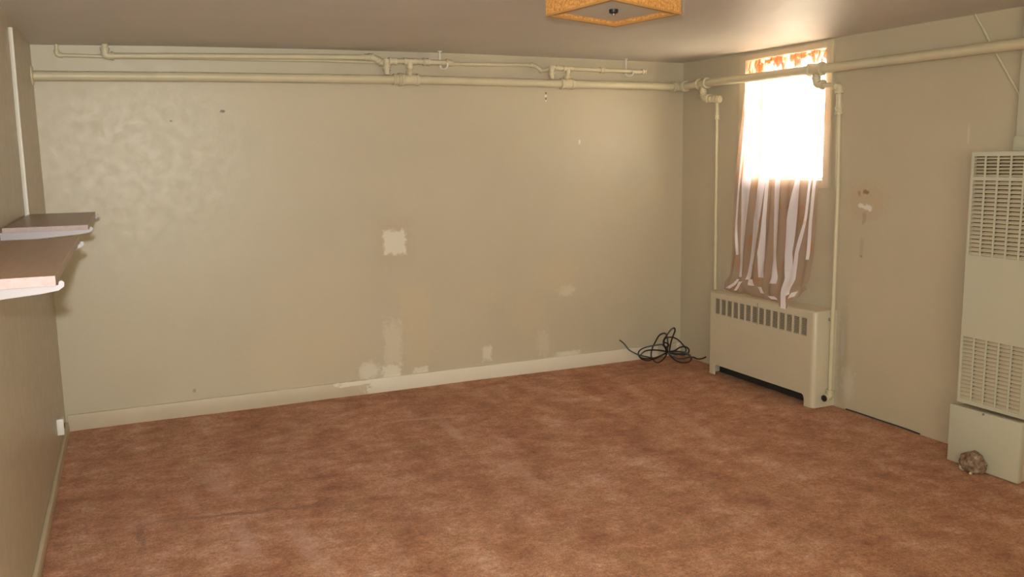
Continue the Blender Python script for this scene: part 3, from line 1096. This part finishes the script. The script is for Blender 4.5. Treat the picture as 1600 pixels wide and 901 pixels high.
# ------------------------------------------------------------------ ceiling lamp
C0 = Vector((2.318, -2.598, 0))
ZB = 2.17
HD = .297
corners = [Vector((2.068, -2.480, 0)), Vector((2.135, -2.895, 0)), Vector((2.577, -2.699, 0)), Vector((2.496, -2.311, 0))]
lamp = thing('ceiling_lamp', 'square orange cork sided ceiling lamp with frosted glass bottom', 'lamp', (C0.x, C0.y, 2.30))
zc = ceil_z(C0.x, C0.y)
def ring_wall(bm, cs, inner, z0, z1):
    k = 1 - inner / (HD * .7071)
    o_ = [[bm.verts.new((c.x, c.y, z)) for c in cs] for z in (z0, z1)]
    i_ = [[bm.verts.new((C0.x + (c.x - C0.x) * k, C0.y + (c.y - C0.y) * k, z)) for c in cs] for z in (z0, z1)]
    for a in range(4):
        b = (a + 1) % 4
        bm.faces.new((o_[0][a], o_[0][b], o_[1][b], o_[1][a]))
        bm.faces.new((i_[0][a], i_[0][b], i_[1][b], i_[1][a]))
        bm.faces.new((o_[0][a], o_[0][b], i_[0][b], i_[0][a]))
        bm.faces.new((o_[1][a], o_[1][b], i_[1][b], i_[1][a]))
bm = new_bm()
ring_wall(bm, corners, .010, ZB + .004, zc + .002)
obj('shade', bm, M_cork, lamp)
bm = new_bm()
ring_wall(bm, [C0 + (c - C0) * 1.006 for c in corners], .016, ZB - .002, ZB + .006)
obj('rim', bm, M_lampwood, lamp)
bm = new_bm()
k = .955
vsn = [bm.verts.new((C0.x + (c.x - C0.x) * k, C0.y + (c.y - C0.y) * k, ZB + .020)) for c in corners]
vs2 = [bm.verts.new((v.co.x, v.co.y, ZB + .024)) for v in vsn]
bm.faces.new(vsn); bm.faces.new(vs2[::-1])
for a in range(4):
    bm.faces.new((vsn[a], vsn[(a + 1) % 4], vs2[(a + 1) % 4], vs2[a]))
obj('diffuser', bm, M_diffuser, lamp)
bm = new_bm()
tube(bm, [(C0.x, C0.y, ZB + .022), (C0.x, C0.y, ZB + .008), (C0.x, C0.y, ZB + .004)], [.019, .019, .014], 20)
kn = obj('knob', bm, M_black, lamp, True)
bm = new_bm()
tube(bm, [(C0.x, C0.y, ZB + .006), (C0.x, C0.y, ZB - .004)], .006, 12)
obj('finial', bm, M_metal, kn, True)

# ------------------------------------------------------------------ wall outlet in the left corner
ot = thing('wall_jack', 'small white box on the left wall low down near the corner', 'outlet', (XL, -.578, .146))
bm = new_bm()
box(bm, XL, XL + .034, -.61, -.545, .146, .236, .003)
obj('housing', bm, M_plate, ot, True)
bm = new_bm()
box(bm, XL + .034, XL + .036, -.59, -.565, .178, .204)
obj('socket', bm, M_dark, ot)

# ------------------------------------------------------------------ cables
CABLE_PATHS = [
    [(3.845, -0.124, 0.201), (3.868, -0.153, 0.176), (3.892, -0.18, 0.134), (3.922, -0.206, 0.11), (3.959, -0.229, 0.091), (4.018, -0.255, 0.075), (4.066, -0.27, 0.065), (4.117, -0.281, 0.077), (4.162, -0.284, 0.098), (4.187, -0.277, 0.101)],
    [(4.185, -0.276, 0.099), (4.166, -0.25, 0.154), (4.106, -0.208, 0.147), (4.048, -0.171, 0.13), (4.016, -0.148, 0.107), (4.006, -0.141, 0.076), (4.025, -0.153, 0.04), (4.067, -0.179, 0.026), (4.098, -0.205, 0.038), (4.135, -0.236, 0.061), (4.176, -0.272, 0.094)],
    [(4.185, -0.275, 0.104), (4.116, -0.264, 0.119), (4.054, -0.252, 0.126), (4.003, -0.242, 0.121), (3.968, -0.233, 0.093), (3.966, -0.232, 0.073), (4.012, -0.246, 0.061), (4.072, -0.261, 0.062), (4.135, -0.272, 0.081), (4.18, -0.274, 0.099)],
    [(4.185, -0.275, 0.104), (4.194, -0.265, 0.172), (4.191, -0.251, 0.23), (4.177, -0.233, 0.241), (4.149, -0.212, 0.222), (4.125, -0.196, 0.171), (4.108, -0.187, 0.13), (4.096, -0.183, 0.079), (4.101, -0.191, 0.04), (4.128, -0.212, 0.01), (4.159, -0.237, 0.027), (4.179, -0.259, 0.065), (4.18, -0.274, 0.099)],
    [(4.198, -0.282, 0.108), (4.198, -0.298, 0.172), (4.203, -0.316, 0.225), (4.212, -0.332, 0.277), (4.201, -0.335, 0.298), (4.177, -0.327, 0.285), (4.152, -0.313, 0.245), (4.136, -0.298, 0.209), (4.138, -0.287, 0.176), (4.162, -0.282, 0.133), (4.189, -0.278, 0.104)],
    [(4.18, -0.273, 0.104), (4.167, -0.252, 0.157), (4.181, -0.244, 0.199), (4.21, -0.245, 0.208), (4.246, -0.253, 0.206), (4.281, -0.264, 0.19), (4.313, -0.278, 0.157), (4.334, -0.292, 0.127), (4.338, -0.302, 0.103), (4.314, -0.303, 0.08), (4.248, -0.288, 0.079), (4.194, -0.28, 0.098)],
    [(4.194, -0.28, 0.104), (4.223, -0.314, 0.115), (4.245, -0.341, 0.14), (4.275, -0.366, 0.152), (4.3, -0.381, 0.138), (4.309, -0.381, 0.116), (4.3, -0.365, 0.089), (4.251, -0.326, 0.084), (4.198, -0.282, 0.098)],
    [(4.194, -0.28, 0.104), (4.263, -0.291, 0.101), (4.317, -0.299, 0.089), (4.37, -0.31, 0.055), (4.383, -0.31, 0.028), (4.356, -0.305, 0.007), (4.306, -0.291, 0.007), (4.263, -0.275, 0.024), (4.227, -0.275, 0.053), (4.189, -0.278, 0.093)],
    [(4.189, -0.278, 0.093), (4.227, -0.318, 0.057), (4.267, -0.355, 0.055), (4.301, -0.381, 0.067), (4.319, -0.389, 0.077), (4.293, -0.366, 0.1), (4.249, -0.328, 0.107), (4.194, -0.28, 0.104)],
    [(4.194, -0.28, 0.098), (4.249, -0.328, 0.092), (4.289, -0.364, 0.095), (4.319, -0.389, 0.072), (4.342, -0.399, 0.066), (4.375, -0.403, 0.051), (4.417, -0.402, 0.049), (4.457, -0.397, 0.056)],
    [(4.171, -0.269, 0.175), (4.18, -0.294, 0.168), (4.169, -0.307, 0.152), (4.14, -0.306, 0.152), (4.124, -0.303, 0.171), (4.144, -0.308, 0.185), (4.169, -0.307, 0.162), (4.16, -0.285, 0.133), (4.185, -0.275, 0.104)],
]
def catmull(P, n=6):
    P = [Vector(p) for p in P]
    out = []
    for i in range(len(P) - 1):
        p0, p1, p2, p3 = P[max(i - 1, 0)], P[i], P[i + 1], P[min(i + 2, len(P) - 1)]
        for k in range(n):
            t = k / n
            out.append(.5 * ((2 * p1) + (p2 - p0) * t + (2 * p0 - 5 * p1 + 4 * p2 - p3) * t * t + (3 * p1 - p0 - 3 * p2 + p3) * t ** 3))
    out.append(P[-1])
    return out
bm = new_bm()
for P in CABLE_PATHS:
    pts = catmull(P)
    for p in pts:
        p.z = max(p.z, .006)
    tube(bm, pts, .0055, 8)
tag(obj('cable_coil', bm, M_cable, None, True), 'tangled black cable coil lying on the carpet in the far corner', 'cable')
bm = new_bm()
tube(bm, catmull([(W - .006, -1.80, .004), (W - .010, -1.9, .007), (W - .006, -2.02, .005), (W - .014, -2.12, .008), (W - .007, -2.24, .006), (W - .010, -2.36, .004)]), .0042, 8)
tag(obj('thin_wire', bm, M_cable, None, True), 'thin black wire along foot of right wall between convector and furnace', 'wire')

# ------------------------------------------------------------------ curtain
cur = thing('curtain', 'sheer rose striped curtain hanging over the window onto the convector', 'curtain', (W - .05, -1.14, .64))
ROWS = [
    (0.00, (W + .020, -.770, 2.240), (W + .020, -1.520, 2.240)),
    (0.10, (W - .022, -.773, 2.072), (W - .022, -1.546, 2.050)),
    (0.25, (W - .045, -.759, 1.785), (W - .045, -1.576, 1.793)),
    (0.45, (W - .055, -.729, 1.403), (W - .055, -1.545, 1.425)),
    (0.56, (W - .065, -.729, 1.150), (W - .065, -1.551, 1.185)),
    (0.75, (W - .075, -.728, .898), (W - .075, -1.549, .973)),
    (0.87, (W - .090, -.716, .735), (W - .090, -1.532, .800)),
]
HEM_U = [0, .12, .27, .40, .55, .66, .72, .775, .84, .92, 1.0]
HEM = [(4.385, -.690, .634), (4.341, -.856, .630), (4.380, -.935, .632), (4.355, -1.105, .630), (4.340, -1.222, .632), (4.326, -1.335, .634), (4.300, -1.386, .612), (4.300, -1.440, .604), (4.345, -1.430, .650), (4.370, -1.485, .690), (4.398, -1.520, .735)]
RV = [r_[0] for r_ in ROWS] + [1.0]
def cr1(x, xs, ys):
    i = 0
    while i < len(xs) - 2 and x > xs[i + 1]:
        i += 1
    t = (x - xs[i]) / (xs[i + 1] - xs[i])
    t = max(0, min(1, t))
    m0 = (ys[i + 1] - ys[i - 1]) / (xs[i + 1] - xs[i - 1]) if i > 0 else (ys[i + 1] - ys[i]) / (xs[i + 1] - xs[i])
    m1 = (ys[i + 2] - ys[i]) / (xs[i + 2] - xs[i]) if i < len(xs) - 2 else (ys[i + 1] - ys[i]) / (xs[i + 1] - xs[i])
    h = xs[i + 1] - xs[i]
    return (2 * t ** 3 - 3 * t * t + 1) * ys[i] + (t ** 3 - 2 * t * t + t) * h * m0 + (-2 * t ** 3 + 3 * t * t) * ys[i + 1] + (t ** 3 - t * t) * h * m1
def S(u, v):
    P = [Vector(a).lerp(Vector(b), u) for _, a, b in ROWS]
    P.append(Vector([interp(u, HEM_U, [h[k] for h in HEM]) for k in range(3)]))
    p = Vector([cr1(v, RV, [q[k] for q in P]) for k in range(3)])
    amp = .010 * min(1, v / .12) * (1 - .55 * max(0, (v - .85) / .15))
    p.x += amp * math.sin(u * 2 * math.pi * 8 + 2.2 * noise.noise(Vector((u * 3, v * 1.5, 0)))) * (.6 if v < .2 else 1)
    p.x += .012 * noise.noise(Vector((u * 5, v * 3, 4.0))) * min(1, v / .2)
    if v > .80:
        p.x += .016 * noise.noise(Vector((u * 14, v * 10, 9.0))) * (v - .8) / .2 * (1 - .6 * max(0, (v - .95) / .05))
    if v > .87:
        p.x -= .022 * math.sin(math.pi * (v - .87) / .13) * (.5 + noise.noise(Vector((u * 9, 1.0, v * 6))))
    if v < .2:
        p.x = max(p.x, W - .060)
    return p
def patch(bm, us, vs_, off=0.0, tilt=0.0):
    g = [[bm.verts.new(S(us(j, v), v) - Vector((off + tilt * (1 - j / us.n), 0, 0))) for j in range(us.n + 1)] for v in vs_]
    for a, b in zip(g, g[1:]):
        for j in range(us.n):
            bm.faces.new((a[j], a[j + 1], b[j + 1], b[j]))
class US:
    def __init__(s, lo, hi, n):
        s.lo, s.hi, s.n = lo, hi, n
    def __call__(s, j, v):
        return lerp(s.lo(v), s.hi(v), j / s.n)
bm = new_bm()
patch(bm, US(lambda v: 0.0, lambda v: 1.0, 110), [k / 90 for k in range(91)])
obj('sheer_panel', bm, M_sheer, cur, True, 180)
SV = [.45, .56, .75, .87]
STR = [
    ([.068, .063, .095, .10], [.083, .084, .105, .108], .76),
    ([.11, .123, .132, .176], [.226, .197, .167, .206], .875),
    ([.335, .277, .27, .264], [.396, .36, .32, .309], .89),
    ([.407, .39, .372, .413], [.427, .415, .434, .488], .872),
    ([.526, .535, .553, .592], [.591, .585, .59, .640], .90),
    ([.755, .70, .705, .745], [.806, .78, .756, .80], 1.0),
    ([.895, .873, .818, .815], [.909, .885, .843, .855], .96),
    ([.972, .946, .955, .96], [.99, .97, .977, .975], .78),
]
for lo, hi, ve in STR:
    bm = new_bm()
    if ve == 1.0:
        xs = SV + [1.0]; lo = lo + [.745]; hi = hi + [.775]
    else:
        xs = SV
    f_lo = (lambda v, xs=xs, ys=lo: interp(v, xs, ys))
    f_hi = (lambda v, xs=xs, ys=hi: interp(v, xs, ys))
    nv = 70
    patch(bm, US(f_lo, f_hi, 4), [lerp(.05, ve, k / nv) for k in range(nv + 1)], .006, .011)
    obj('pleat_and_highlight', bm, M_stripe_highlight, cur, True, 180)
for v0, v1, u0, u1, wd in ((.89, .975, .15, .055, .03), (.905, .98, .21, .14, .03), (.93, .966, .41, .47, .045), (.885, .925, .31, .33, .05), (.972, .988, .58, .62, .05), (.955, .985, .88, .85, .035)):  # short white strips put in as shiny fold highlights near the hem
    bm = new_bm()
    patch(bm, US(lambda v, a=(v0, v1, u0, u1): interp(v, a[:2], a[2:]), lambda v, a=(v0, v1, u0, u1), w_=wd: interp(v, a[:2], a[2:]) + w_, 4), [lerp(v0, v1, k / 10) for k in range(11)], .008, .012)
    obj('pleat_and_highlight', bm, M_stripe_highlight, cur, True, 180)
# gathered floral heading at the top
bm = new_bm()
g = []
for k in range(9):
    t = k / 8
    row = []
    for j in range(101):
        u = j / 100
        p = Vector((W + .008, lerp(-.768, -1.522, u), lerp(2.245, 2.150 + .012 * noise.noise(Vector((u * 12, 0, 0))), t)))
        p.x -= .012 * math.sin(u * 2 * math.pi * 13 + noise.noise(Vector((u * 9, 2, 0)))) + .006
        row.append(bm.verts.new(p))
    g.append(row)
for a, b in zip(g, g[1:]):
    for j in range(100):
        bm.faces.new((a[j], a[j + 1], b[j + 1], b[j]))
obj('floral_heading', bm, M_valance, cur, True, 180)
bm = new_bm()
tube(bm, [(W + .03, WY1, 2.236), (W + .03, WY0, 2.236)], .006, 10)
obj('rod', bm, M_white, cur, True)
